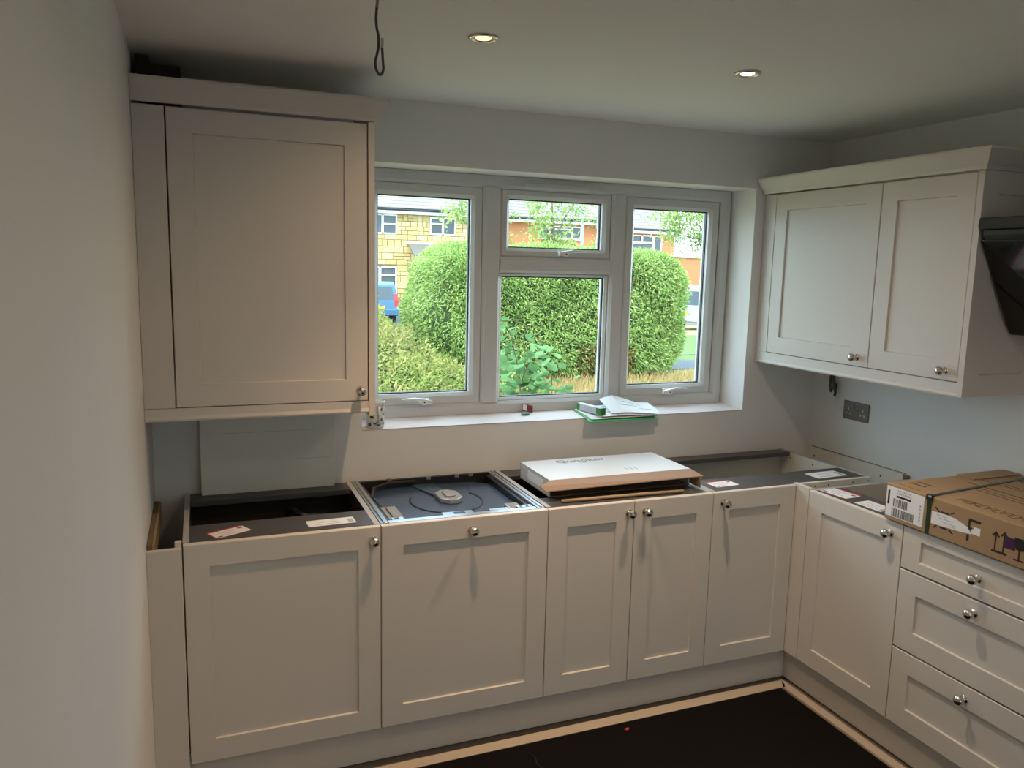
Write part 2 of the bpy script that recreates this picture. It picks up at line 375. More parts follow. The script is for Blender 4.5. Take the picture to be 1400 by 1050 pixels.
# right run
RZ = R(-90)
c5 = empty('base_cabinet', (XR_, -.652, 0), 'single-door base cabinet next to the corner post with two stickers on its dark rail', 'cabinet', RZ)
carcass(c5, .456, m_carc_w, rail=.13, rear=.06)
d = shaker('door', 0, .456, ZB, ZT, YF, c5); knob(d, .405, .823, YF)
sticker(c5, .020, -.552, ZT, .128, .098, R(5)); sticker(c5, .195, -.545, ZT, .12, .078, R(2), False, 3, True)
c6 = empty('drawer_cabinet', (XR_, -1.108, 0), 'three-drawer base cabinet under the brown carton', 'cabinet', RZ)
carcass(c6, .60, m_carc_w, rail=.11)
for z0, z1, kz in ((.718, ZT, .786), (.432, .715, .673), (ZB, .429, .384)):
    d = shaker('drawer_front', 0, .60, z0, z1, YF, c6, rec=.008, rail=None if z0 < .7 else .037)
    # side stiles on the shallow top drawer are as wide as on the others
    knob(d, .291, kz, YF)
# base filler beside left wall
fl = empty('filler_panel', (XL, YF, 0), 'narrow scribed filler panel between left wall and base cabinet', 'panel')
B('face', fl, m_cab, .0005, .0975, 0, .02, ZB-.10, ZT-.012, bevel=.001); B('return_strip', fl, m_cab, .078, .0975, .0201, .045, ZB-.10, ZT+.002, bevel=.001)
# plinths
o = MB().box(XL+.001, 1.748, -.530, -.512, .006, ZB-.001, m_cab).build('plinth', bevel=.001); tag(o, 'long kickboard under the cabinets on the window side', 'plinth')
o = MB().box(1.75, 1.768, -.5125, -1.75, .006, ZB-.001, m_cab).build('plinth', bevel=.001); tag(o, 'kickboard under the drawer cabinet on the right run', 'plinth')
# support battens
bt = empty('wall_batten', (XL, -.31, .80), 'brown timber batten fixed along left wall beside base cabinet', 'batten')
B('timber', bt, m_woodd, .0005, .016, -.235, .235, 0, .066); B('pale_edge', bt, m_wood, .0162, .022, -.235, .235, 0, .064)
sp = empty('support_board', (XR_, -.30, .70), 'white support board with small holes fixed along right wall in the corner', 'board')
B('board', sp, m_carc_w, -.018, -.0005, -.29, .28, 0, .172); B('top_shadow_edge', sp, m_woodd, -.004, -.0006, -.29, .28, .1722, .1745)  # dark timber-coloured strip paints a shadow line along the board top
B('end_block', sp, m_woodd, -.016, -.0006, -.312, -.2902, .10, .168)
for yy, zz in ((.235, .13), (-.175, .135), (.03, .10)):
    MB().lathe([(.005, -.0192), (.005, -.0185)], m_gask, 'x', (0, yy, zz), 10).build('peg_hole', sp)

# dishwasher
dw = empty('dishwasher', (0, 0, 0), 'integrated dishwasher with cabinet door front and exposed metal-framed top', 'dishwasher')
d = shaker('door', 0, .60, ZB, ZT, YF, dw); knob(d, .313, .823, YF)
for x0, x1 in ((.003, .030), (.570, .597)):
    MB().box(x0, x1, -.556, -.02, .858, ZT, m_galv).box(x0+.010, x1-.010, -.55, -.025, ZT, ZT+.004, m_steel).build('top_rail', dw, bevel=.001)
MB().box(.032, .568, -.557, -.528, .846, ZT-.001, m_steel).box(.06, .54, -.527, -.512, .846, .860, m_galv).build('front_crossbar', dw, bevel=.0015)
MB().box(.23, .34, -.526, -.492, .8605, .864, m_steel).box(.27, .31, -.520, -.500, .864, .8655, m_black).build('latch_plate', dw, bevel=.0008)
MB().box(.40, .47, -.524, -.505, .8605, .866, m_galv).build('latch_bracket', dw, bevel=.0008)
MB().box(.505, .56, -.524, -.500, .8605, .867, m_steel).box(.515, .525, -.518, -.506, .867, .8682, m_black).box(.538, .548, -.518, -.506, .867, .8682, m_black).build('corner_bracket', dw, bevel=.0008)
MB().box(.05, .09, -.524, -.500, .8605, .866, m_galv).box(.06, .075, -.518, -.506, .866, .8675, m_black).build('corner_bracket', dw, bevel=.0008)
MB().box(.0302, .0445, -.55, -.03, .20, .857, m_black).build('inner_wall', dw); MB().box(.5555, .5698, -.55, -.03, .20, .857, m_black).build('inner_wall', dw)
def octo(x0, x1, y0, y1, c): return [(x0+c, y0), (x1-c, y0), (x1, y0+c), (x1, y1-c), (x1-c, y1), (x0+c, y1), (x0, y1-c), (x0, y0+c)]
MB().prism([(.045, -.511), (.555, -.511), (.555, -.10), (.49, -.035), (.11, -.035), (.045, -.10)], .818, .835, m_bitum, 'xy').build('top_sheet', dw, bevel=.004)
ring = [(math.cos(a)*.135+.315, math.sin(a)*.15-.27, .8355) for a in np.linspace(R(150), R(390), 30)]
MB().tube(ring, .0035, m_gask, 6).build('embossed_ring', dw)
MB().prism([(.235, -.04), (.325, -.04), (.365, -.25), (.30, -.25)], .835, .842, m_bitum, 'xy').build('raised_channel', dw, bevel=.003)
MB().prism(octo(.285, .375, -.32, -.18, .03), .835, .853, m_clear, 'xy').prism(octo(.31, .35, -.29, -.21, .012), .853, .860, m_clear, 'xy').build('clear_cap', dw, bevel=.004)
MB().box(.05, .105, -.49, -.33, .835, .852, m_clear).box(.065, .09, -.47, -.35, .852, .858, m_clear).build('clear_bracket', dw, bevel=.006)
MB().box(.495, .55, -.50, -.40, .835, .848, m_clear).build('clear_bracket', dw, bevel=.006)
MB().box(.03, .57, -.036, -.02, .80, .866, m_black).build('rear_crossbar', dw)
MB().tube([(.05, -.33, .85), (.048, -.2, .852), (.075, -.10, .855), (.14, -.055, .858), (.25, -.05, .856)], .008, m_black).build('hose', dw, smooth=True)
for xx, mm in ((.14, m_woodd), (.30, m_galv), (.42, m_galv), (.48, m_galv)):
    MB().box(xx, xx+.018, -.045, -.03, .858, .872, mm).build('clip', dw, bevel=.002)
MB().box(.02, .58, -.50, -.03, .16, .19, m_black).box(.0302, .5698, -.03, -.022, .19, .80, m_black).build('tub', dw)

# left tall wall cabinet
YW = -.382
wc = empty('wall_cabinet', (XL, 0, 1.208), 'tall wall cabinet with one large shaker door, left of the window', 'cabinet')
def L_(o): return at(wc, o)
L_(MB().box(-.607, -.590, -.355, -.005, 1.255, 2.17, m_cab).build('side_panel')); L_(MB().box(-.018, -.001, -.355, -.005, 1.255, 2.17, m_cab).build('side_panel'))
L_(MB().box(-.59, -.018, -.355, -.005, 1.255, 1.273, m_cab).build('base_panel')); L_(MB().box(-.59, -.018, -.355, -.005, 2.152, 2.17, m_cab).build('top_panel'))
d = L_(shaker('door', -.607, -.001, 1.250, 2.166, YW, None)); knob(d, -.029, 1.287, YW)
L_(MB().box(XL+.001, -.610, YW+.001, YW+.02, 1.250, 2.166, m_cab).build('filler_strip', bevel=.001))
L_(MB().box(.0015, .0225, YW-.002, -.001, 1.196, 2.170, m_cab).build('end_panel', bevel=.001))
CP = [(0, 2.172), (.010, 2.172), (.013, 2.182), (.022, 2.196), (.032, 2.214), (.042, 2.232), (.042, 2.240), (0, 2.240)]
L_(MB().sweep([(XL+.001, YW), (.0225, YW), (.0225, -.002)], CP, m_cab).build('cornice'))
L_(MB().sweep([(XL+.001, YW+.004), (.001, YW+.004)], [(-.018, 1.208), (.004, 1.208), (.006, 1.214), (.002, 1.224), (.002, 1.249), (-.018, 1.249)], m_cab).build('pelmet'))
# right wall cabinet
XW = 1.912
rw = empty('wall_cabinet', (XR_, -.002, 1.30), 'two-door wall cabinet with knobs, right of the window above the socket', 'cabinet', RZ)
fd = XW-XR_   # local front plane y
for x0 in (.08, 1.063): B('side_panel', rw, m_cab, x0, x0+.018, fd+.023, -.001, .058, .765)
B('base_panel', rw, m_cab, .098, 1.063, fd+.023, -.001, .058, .076); B('top_panel', rw, m_cab, .098, 1.063, fd+.023, -.001, .747, .765)
d = shaker('door', .079, .680, .052, .767, fd, rw); knob(d, .624, .089, fd)
d = shaker('door', .680, 1.082, .052, .767, fd, rw); knob(d, 1.029, .087, fd)
B('filler_strip', rw, m_cab, .001, .077, fd+.001, fd+.02, .052, .767, bevel=.001)
ep = MB(); ring_ = []
def rr(i, x): return [(x, fd-.002+i, .003+i), (x, -.001-i, .003+i), (x, -.001-i, .770-i), (x, fd-.002+i, .770-i)]
rs = [rr(0, 1.0835), rr(0, 1.1055), rr(.075, 1.1055), rr(.0765, 1.0985)]; fs = [(0, 1, 2, 3), (12, 13, 14, 15)]
for a in range(3):
    for k in range(4): fs.append((a*4+k, a*4+(k+1) % 4, a*4+4+(k+1) % 4, a*4+4+k))
ep.add(sum(rs, []), fs, m_cab).build('end_panel', rw)
CP2 = [(o_, z-2.172+.771) for o_, z in CP]; CP2 = [(o_*1.25, z) for o_, z in CP2]
MB().sweep([(.004, fd), (1.1055, fd), (1.1055, -.002)], CP2, m_cab).build('cornice', rw)
MB().sweep([(.001, fd+.004), (1.083, fd+.004)], [(-.018, 0), (.004, 0), (.006, .006), (.002, .014), (.002, .051), (-.018, .051)], m_cab).build('pelmet', rw)

# cooker hood
hd = empty('cooker_hood', (XR_, -1.115, 1.52), 'black angled glass cooker hood on right wall beside the wall cabinet', 'hood', RZ)
MB().prism([(-.001, 0), (-.175, .006), (-.372, .335), (-.372, .352), (-.001, .352)], .012, .60, m_hoodm, 'yz').build('body', hd, bevel=.002)
MB().prism([(-.172, .000), (-.182, .008), (-.365, .318), (-.357, .324)], .0, .612, m_hood, 'yz').build('glass_front', hd, bevel=.001)
MB().prism([(-.001, .353), (-.384, .353), (-.388, .366), (-.384, .392), (-.001, .392)], .0, .612, m_hoodm, 'yz').build('top_ledge', hd, bevel=.003)
MB().prism([(-.245, .125), (-.301, .22), (-.303, .219), (-.247, .124)], .20, .27, mat('blue_grey_reflection', (.035, .035, .06), .2, var=.1), 'yz').build('blue_reflection', hd)  # blue-grey patch paints a bluish reflection on the hood glass

# downlights
m_refl = mat('orange_lit_reflector', (.55, .38, .22), .3, .6, var=.1)  # orange reflection of the lamp put into the ring colour
def downlight(x, y, col, power, label, group=None, glow=8, cone=165, beam=0, face=None):
    e = empty('downlight', (x, y, ZC), label, 'downlight', group=group)
    MB().lathe([(.028, -.001), (.030, -.005), (.036, -.006), (.041, -.004), (.042, 0), (.028, 0)], m_chrome, 'z', n=32).build('bezel', e, smooth=True)
    MB().lathe([(.0295, -.0004), (.029, -.0022), (.0215, -.0008)], m_refl, 'z', n=28).build('reflector', e, smooth=True)
    MB().lathe([(.0218, -.0004), (.021, -.0036), (.012, -.0042), (.0, -.0045)], mat('lamp_face', (.9, .85, .8), .4, emit=face or col, estr=glow), 'z', n=24).build('lamp', e)
    for nm, pw_, cn in (('beam', beam, 84), ('spill', power, cone)):
        if not pw_: continue
        l = bpy.data.lights.new(nm, 'SPOT'); l.energy = pw_; l.color = col; l.spot_size = R(cn); l.spot_blend = 1; l.shadow_soft_size = .022
        lo = bpy.data.objects.new(nm, l); COL.objects.link(lo); lo.parent = e; lo.location = (0, 0, -.015)
    return e
WARM = (1, .66, .38); NEUT = (1, .79, .60)
downlight(.213, -.902, WARM, 15, 'chrome recessed downlight glowing orange, nearer the hanging flex', glow=2.6, beam=52, face=(1, .56, .24))
downlight(1.088, -.903, NEUT, 14, 'chrome recessed downlight glowing white, nearer the right wall cabinet', glow=3.2, beam=52, face=(1, .80, .62))
for x in (.213, 1.088):  # unseen downlights added behind the viewer to brighten the room
    for y in (-2.05, -3.2, -4.35):
        downlight(x, y, (1, .76, .55), 10, 'unseen downlight added to brighten the room, away from the cabinets', 'unseen downlights added for brightness', cone=168)

# floor covering
o = MB().box(-.16, 1.677, YR+.3, -.604, .0006, .004, m_sheet).build('floor_membrane'); tag(o, 'black sheet covering the floor in front of the cabinets', 'floor sheet')
o = MB().prism([(XL+.001, -.578), (1.724, -.552), (1.70, -.606), (XL+.001, -.622)], .0004, .006, m_strip, 'xy').build('floor_strip'); tag(o, 'cream board strip on floor along the window-side kickboard', 'floor strip')
o = MB().prism([(1.726, -.552), (1.728, -3.2), (1.672, -3.2), (1.690, -.60)], .0004, .006, m_strip, 'xy').build('floor_strip'); tag(o, 'cream board strip on floor along the drawer-side kickboard', 'floor strip')
o = MB().prism([(.905, -.653), (.926, -.650), (.922, -.662), (.909, -.664)], .0042, .008, m_red, 'xy').build('plastic_scrap'); tag(o, 'tiny red plastic scrap on the black floor sheet', 'scrap')
o = MB().tube([(.512, -.672, .005), (.520, -.70, .006), (.512, -.74, .005), (.53, -.80, .005)], .0025, m_black, 6).build('sheet_crease'); tag(o, 'thin dark crease line on the black floor sheet', 'cable')  # black tube drawn for a crease line in the floor sheet

# pale board standing on the rear rail
bd = empty('backing_board', (-.30, -.05, ZT), 'pale sage board standing on base cabinet against the wall under the tall cabinet', 'board')
MB().box(-.243, .232, -.009, .009, .0005, .335, m_board).build('board', bd, bevel=.001)
for x0, x1, zz in ((-.225, .16, .225), (.09, .215, .115)): MB().box(x0, x1, -.0096, -.009, zz, zz+.0012, m_inkl).build('score_line', bd)
# inside the left base cabinet
o = MB().tube([(-.42, -.20, .18), (-.36, -.22, .55), (-.30, -.26, .80), (-.26, -.30, .81), (-.20, -.34, .70), (-.19, -.36, .18)], .03, m_black, 10).build('waste_hose', smooth=True); tag(o, 'black waste hose inside the open left base cabinet', 'hose')
o = MB().tube([(-.06, -.12, .17), (-.09, -.14, .7), (-.12, -.16, .79), (-.20, -.19, .80), (-.245, -.15, .82), (-.25, -.13, .80), (-.25, -.12, .5)], .012, m_black, 8).build('supply_hose', smooth=True); tag(o, 'thin black supply hose looping inside the open left base cabinet', 'hose')
bgm = MB(); pts = [(random.uniform(-.06, .06), random.uniform(-.05, .05), random.uniform(0, .14)) for _ in range(40)]
bm = bmesh.new(); [bm.verts.new(p) for p in pts]; bmesh.ops.convex_hull(bm, input=bm.verts); me = bpy.data.meshes.new('fixings_bag'); bm.to_mesh(me); bm.free(); me.materials.append(m_clear)
o = bpy.data.objects.new('fixings_bag', me); COL.objects.link(o); o.location = (-.43, -.38, .17); o.scale = (1, 1, 3.6); tag(o, 'crumpled clear fixings bag inside the left base cabinet', 'bag')
# dark box on tall cabinet
db = empty('dark_box', (-.63, -.25, 2.1705), 'small dark brown box on top of the tall wall cabinet', 'box')
m_db = mat('dark_brown_card', (.028, .022, .016), .8, var=.3); B('body', db, m_db, -.055, .068, -.045, .19, 0, .128); B('lid', db, m_db, -.058, -.02, -.047, .19, .1282, .152)

# ------------------------------------------------------------------ white flat box on the sink base
wb = empty('flat_box', (.66, -.45, ZT), 'white flat cardboard box with tan flap lying open over the sink cabinet', 'box')
BW, BD, BH = .612, .29, .064
MB().box(0, BW, 0, BD, 0.001, .004, m_kraft2).box(0, BW, BD-.003, BD, .004, BH, m_boxw).box(0, .003, 0, BD, .004, BH, m_boxw).box(BW-.003, BW, 0, BD, .004, BH, m_boxw).box(-.001, BW+.001, -.001, BD+.001, BH, BH+.003, m_boxw).build('body', wb)
MB().add([(-.001, -.001, BH+.003), (BW+.001, -.001, BH+.003), (BW+.020, -.066, BH-.012), (-.042, -.060, BH-.020), (-.055, -.034, BH-.006),
          (-.001, -.001, BH), (BW+.001, -.001, BH), (BW+.020, -.066, BH-.015), (-.042, -.060, BH-.023), (-.055, -.034, BH-.009)],
         [(0, 1, 2, 3, 4), (9, 8, 7, 6, 5), (0, 5, 6, 1), (1, 6, 7, 2), (2, 7, 8, 3), (3, 8, 9, 4), (4, 9, 5, 0)], m_kraft2).build('front_flap', wb)
B('side_flap', wb, m_kraft, BW+.0005, BW+.004, -.075, .0, .008, .048)
B('address_label', wb, m_paper, -.0008, -.0001, .06, .21, .018, .052)
t = text_mesh('Quooker', .058, m_ink, 'printed_name', wb, (.245, .225, BH+.0034))
B('small_print', wb, m_inkl, .225, .265, .205, .207, BH+.0031, BH+.0035)
for i in range(3): B('small_print', wb, m_inkl, .36+.02*i, .366+.02*i, .05, .085, BH+.0031, BH+.0035)
o = MB().tube([(.675, -.527, .8755), (.84, -.533, .8765), (1.0, -.537, .8765), (1.183, -.542, .8755)], .0065, m_wood, 8).build('wooden_dowel', smooth=True); tag(o, 'thin wooden dowel lying along the front of the sink cabinet', 'dowel')

# ------------------------------------------------------------------ brown carton
ct = empty('carton', (2.262, -1.036, ZT+.004), 'brown strapped carton with barcode label lying on the drawer cabinet', 'carton', R(-90.4))
CL, CD, CH = .64, .573, .127
MB().box(0, CL, -CD, 0, 0, CH, m_kraft).build('body', ct, bevel=.003)
B('flap', ct, m_kraft, -.002, .07, -.24, .004, CH+.0004, CH+.005, bevel=.001)
def fr(name, polys, off=.0006):
    mb = MB()
    for poly, m in polys: mb.prism(poly, -CD-off, -CD-.0001, m, 'xz')
    return mb.build(name, ct)
def rc(a0, a1, b0, b1): return [(a0, b0), (a1, b0), (a1, b1), (a0, b1)]
fr('shipping_label', [(rc(.004, .158, .014, .119), m_paper)])
def bars(x0, x1, z0, z1, n):
    L = []; x = x0; random.seed(int(x0*1000)+n)
    while x < x1-.004:
        wd = random.choice((.0015, .003, .0045)); L.append((rc(x, x+wd, z0, z1), m_ink)); x += wd+random.choice((.0015, .003))
    return L
tag(fr('barcode', bars(.034, .094, .052, .080, 1), .0010), kind='stuff'); tag(fr('barcode', bars(.030, .126, .017, .046, 2), .0010), kind='stuff')
fr('printed_bar', [(rc(.046, .106, .086, .093), m_kprint2)], .0010); fr('printed_bar', [(rc(.010, .018, .055, .105), m_kprint2)], .0010)
tag(fr('label_print', [(rc(.046+.008*i, .051+.008*i, .098, .104), m_inkl) for i in range(8)]+[(rc(.05+.008*i, .055+.008*i, .108, .113), m_inkl) for i in range(7)]
   + [(rc(.142, .148, .03+.012*i, .038+.012*i), m_inkl) for i in range(5)], .0010), kind='stuff')
fr('torn_label', [([(.190, .040), (.30, .046), (.338, .050), (.325, .068), (.278, .082), (.24, .084), (.190, .082)], m_paper)]); fr('torn_label', [(rc(.338, .367, .052, .076), m_paper)])
tag(fr('torn_label_print', [(rc(.21, .25, .074, .076), m_inkl), (rc(.22, .27, .066, .068), m_inkl), (rc(.23, .285, .056, .058), m_inkl), (rc(.255, .28, .049, .051), m_inkl)], .0009), kind='stuff')
K = m_kprint2
for pm in [([(.200, .099), (.206, .099), (.222, .086), (.214, .086)], K), (rc(.224, .252, .086, .091), K), ([(.252, .086), (.272, .096), (.272, .101), (.262, .094)], K),
   ([(.203, .028), (.216, .040), (.210, .040), (.201, .033)], K), (rc(.225, .252, .034, .040), K), ([(.252, .038), (.270, .028), (.276, .028), (.262, .040)], K),
   (rc(.324, .331, .060, .098), K), (rc(.331, .366, .090, .098), K), (rc(.322, .330, .026, .046), K), ([(.331, .064), (.346, .070), (.342, .074), (.331, .070)], K),
   (rc(.416, .421, .030, .078), K), ([(.405, .072), (.4185, .087), (.432, .072), (.426, .070), (.4185, .078), (.411, .070)], K),
   (rc(.443, .448, .028, .082), K), ([(.432, .078), (.4455, .093), (.459, .078), (.453, .076), (.4455, .084), (.438, .076)], K), (rc(.408, .458, .022, .029), K),
   (rc(.493, .498, .024, .052), K), (rc(.480, .510, .019, .024), K)]: fr('handling_mark', [pm])
fr('fragile_mark', [([(.449, .046), (.482, .046), (.482, .082), (.449, .082)], m_purple), ], .0009); fr('glass_mark', [([(.478, .088), (.515, .088), (.515, .066), (.505, .052), (.486, .052), (.478, .066)], m_black)], .0011)
def tp(name, polys, m=m_kprint):
    mb = MB()
    for poly in polys: mb.prism(poly, CH+.0001, CH+.0005, m, 'xy')
    return mb.build(name, ct)
def ln(a, b, wd=.003):
    a = Vector(a); b = Vector(b); t_ = (b-a).normalized(); n = Vector((-t_.y, t_.x))*wd/2; return [tuple(a-n), tuple(b-n), tuple(b+n), tuple(a+n)]
tp('printed_lines', [ln((.085, -.286), (.60, -.300), .006), ln((.13, -.318), (.60, -.330), .003), ln((.16, -.345), (.60, -.358), .004), ln((.06, -.205), (.60, -.215), .003), ln((.10, -.180), (.60, -.188), .003), ln((.012, -.545), (.12, -.548), .002)])
P = []
for i in range(13):
    x = .232+.026*i; a, b = -.525, -.490
    for l in (((x, a), (x, b)), ((x, b), (x+.019, b)), ((x+.019, b), (x+.019, a if i % 3 else (a+b)/2)), ((x, a), (x+.019, a)) if i % 2 else ((x, (a+b)/2), (x+.019, (a+b)/2))): P.append(ln(*l, .0028))
tag(tp('outlined_print', P), kind='stuff')
P = []
for i in range(5):
    x = .028+.013*i
    for k in range(2):
        y = -.50+.035*k; P += [ln((x, y), (x+.009, y+.012), .0022), ln((x+.009, y), (x, y+.012), .0022), ln((x, y+.013), (x+.009, y+.013), .0022)]
tag(tp('small_printed_marks', P), kind='stuff')
st = MB().box(.171, .186, -CD-.0022, -CD-.0012, .0, CH+.002, m_strap); st.prism([(.171, -CD-.0022), (.186, -CD-.0022), (.112, .0015), (.097, .0015)], CH+.0012, CH+.0022, m_strap, 'xy')
st.box(.097, .112, .0012, .0022, 0, CH+.002, m_strap).build('strap', ct)
MB().box(.166, .190, -CD-.006, -CD+.010, CH-.012, CH+.006, m_black).box(.176, .188, -CD-.0075, -CD-.004, CH-.003, CH+.004, m_clear).build('strap_corner', ct, bevel=.002)
MB().lathe([(.012, CH+.0003), (.012, CH+.0007)], m_black, 'z', (.14, -.085, 0), 16).build('hand_hole', ct)

# ------------------------------------------------------------------ socket and loose cables
so = empty('double_socket', (XR_, -.290, 1.092), 'pewter double socket plate on right wall under the wall cabinet', 'socket', RZ)
MB().box(-.074, .074, -.008, -.0005, -.043, .043, m_nick).build('plate', so, bevel=.002)
for s_ in (-1, 1):
    MB().box(s_*.012-.007, s_*.012+.007, -.012, -.0082, .002, .028, m_nick).build('switch', so, bevel=.0015)
    x = s_*.042
    MB().box(x-.004, x+.004, -.0092, -.0082, .000, .014, m_sock).build('pin_slot', so)
    for dx in (-.011, .011): MB().box(x+dx-.0055, x+dx+.0055, -.0092, -.0082, -.018, -.010, m_sock).build('pin_slot', so)
cc = empty('wall_cable', (XR_-.02, -.135, 1.31), 'dark knotted cable end hanging under the right wall cabinet', 'cable')
MB().tube([(0, 0, -.002), (-.004, -.006, -.05), (.002, .004, -.09), (-.004, -.014, -.125), (0, -.006, -.145), (.003, .006, -.12), (0, .0, -.09)], .0065, m_flex, 8).build('flex', cc, smooth=True)
MB().tube([(0, -.022, -.002), (-.002, -.024, -.05), (0, -.016, -.085), (-.002, -.03, -.115), (-.002, -.036, -.150), (0, -.030, -.165)], .006, m_flex, 8).build('flex', cc, smooth=True)
MB().box(-.008, .008, -.036, -.002, -.135, -.105, m_flex).build('connector', cc, bevel=.003)
def smooth_path(P, n=5):
    P = [Vector(p) for p in P]; out = []
    for i in range(len(P)-1):
        a, b, c, d_ = P[max(i-1, 0)], P[i], P[i+1], P[min(i+2, len(P)-1)]
        for k in range(n):
            t = k/n; out.append(.5*((2*b)+(c-a)*t+(2*a-5*b+4*c-d_)*t*t+(3*b-a-3*c+d_)*t**3))
    return out+[P[-1]]
hc = empty('ceiling_cable', (-.14, -1.2, ZC), 'grey flex with looped end hanging from the ceiling', 'cable')
MB().tube([(.001, 0, 0), (.0, 0, -.03), (-.002, 0, -.055)], .0035, m_copper, 8).build('sleeve', hc, smooth=True)
zz = [(-.002, -.050), (-.004, -.075), (-.003, -.095), (.001, -.115), (.001, -.135), (-.002, -.152), (-.006, -.168), (-.005, -.184), (.002, -.196), (.009, -.193), (.012, -.182), (.011, -.168), (.010, -.150), (.009, -.137)]
MB().tube(smooth_path([(x, .02*(z+.05), z) for x, z in zz]), .0031, m_flex, 8).build('flex', hc, smooth=True)
MB().tube([(.009, -.002, -.138), (.0095, -.002, -.126), (.0095, -.002, -.118)], .0034, m_sock, 8).build('cable_end', hc, smooth=True)

# ------------------------------------------------------------------ sill things
SZ = lambda y: WZ0+.001+.017*y/.3
mg = empty('mug', (.108, .040, SZ(.04)), 'white mug with charcoal animal motifs at left end of the windowsill', 'mug')
MB().lathe([(.032, .0), (.036, .003), (.0385, .03), (.0385, .098), (.041, .106), (.0395, .107), (.0365, .098), (.0365, .010), (.0, .008)], m_ceram, 'z', n=32).build('body', mg, smooth=True)
MB().tube([(.006, -.037, .082), (.006, -.052, .084), (.006, -.062, .068), (.006, -.062, .045), (.006, -.054, .028), (.006, -.037, .024)], .0055, m_ceram, 10).build('handle', mg, smooth=True)
def motif(a, z, s):
    mb = MB(); sh = [(-.9, -.7), (-.6, -.7), (-.45, -.2), (.3, -.25), (.5, -.8), (.8, -.8), (.75, 0), (1.1, .6), (.7, .9), (.45, .4), (-.4, .3), (-.9, .9), (-1.0, .3)]
    if s > .0068: sh = [(-1, -.2), (-.5, -.9), (.1, -.6), (.5, -1), (.9, -.3), (.6, .2), (1, .7), (.3, .9), (-.2, .5), (-.8, .9)]
    v = []
    for rr_ in (.0384, .0390):
        for x, h in sh:
            an = a+x*s/.0385; v.append((rr_*math.cos(an), rr_*math.sin(an), z+h*s))
    n = len(sh); mb.add(v, [tuple(range(n))[::-1], tuple(range(n, 2*n))]+[(i, (i+1) % n, n+(i+1) % n, n+i) for i in range(n)], m_motif).build('motif', mg)
for a, z, s in ((-118, .048, .009), (-62, .075, .007), (-75, .052, .0065), (-60, .034, .0072), (-100, .020, .0066), (-75, .014, .0066), (-35, .055, .0065), (-40, .018, .0066), (-132, .016, .007), (-45, .092, .0045)): motif(R(a), z, s)
# card with red print + green token leaning on the window frame
cd = empty('small_card', (.812, .128, SZ(.128)), 'small dark red card leaning on the window frame', 'card')
cdo = MB().box(-.032, .020, -.0008, .0008, 0, .034, mat('dark_red_card', (.24, .05, .06), .5, var=.15)).box(-.030, -.010, -.0012, -.0008, .004, .031, m_paper).box(-.006, .016, -.0011, -.0008, .018, .020, m_kprint2).build('face', cd); cdo.rotation_euler = (R(-28), R(14), 0); cdo.location = (0, 0, .0065)
tk = MB().prism([(-.02, -.009), (.012, -.012), (.022, .002), (.004, .012), (-.018, .008)], 0, .010, mat('teal_plastic', (.06, .30, .22), .4, var=.1), 'xy').build('green_token', loc=(.787, .105, SZ(.11)), bevel=.003); tag(tk, 'small teal plastic token on the windowsill beside the red card', 'token')
# folder
m_fold = m_green
fo = empty('document_folder', (1.04, .15, SZ(.15)), 'green document folder lying over the edge of the windowsill', 'folder')
fv = []; NX, NY = 8, 10
def fz(x, y):   # folder height: follows the sill and droops past its edge
    yy = .15+y; s_ = SZ(max(yy, 0))-SZ(.15)
    return s_-(max(0, -yy)*.16)
for zoff in (.002, .0045):
    for j in range(NY+1):
        for i in range(NX+1):
            x = .345*i/NX; y = -.208*j/NY; fv.append((x-.02*j/NY, y, fz(x, y)+zoff))
ff = []; n1 = (NX+1)*(NY+1)
for j in range(NY):
    for i in range(NX):
        a = j*(NX+1)+i; ff.append((a, a+1, a+NX+2, a+NX+1)); ff.append((n1+a, n1+a+NX+1, n1+a+NX+2, n1+a+1))
ed = [i for i in range(NX+1)]+[j*(NX+1)+NX for j in range(1, NY+1)]+[NY*(NX+1)+i for i in range(NX-1, -1, -1)]+[j*(NX+1) for j in range(NY-1, 0, -1)]
for k in range(len(ed)): a, b = ed[k], ed[(k+1) % len(ed)]; ff.append((a, b, n1+b, n1+a))
MB().add(fv, ff, m_green).build('cover', fo)
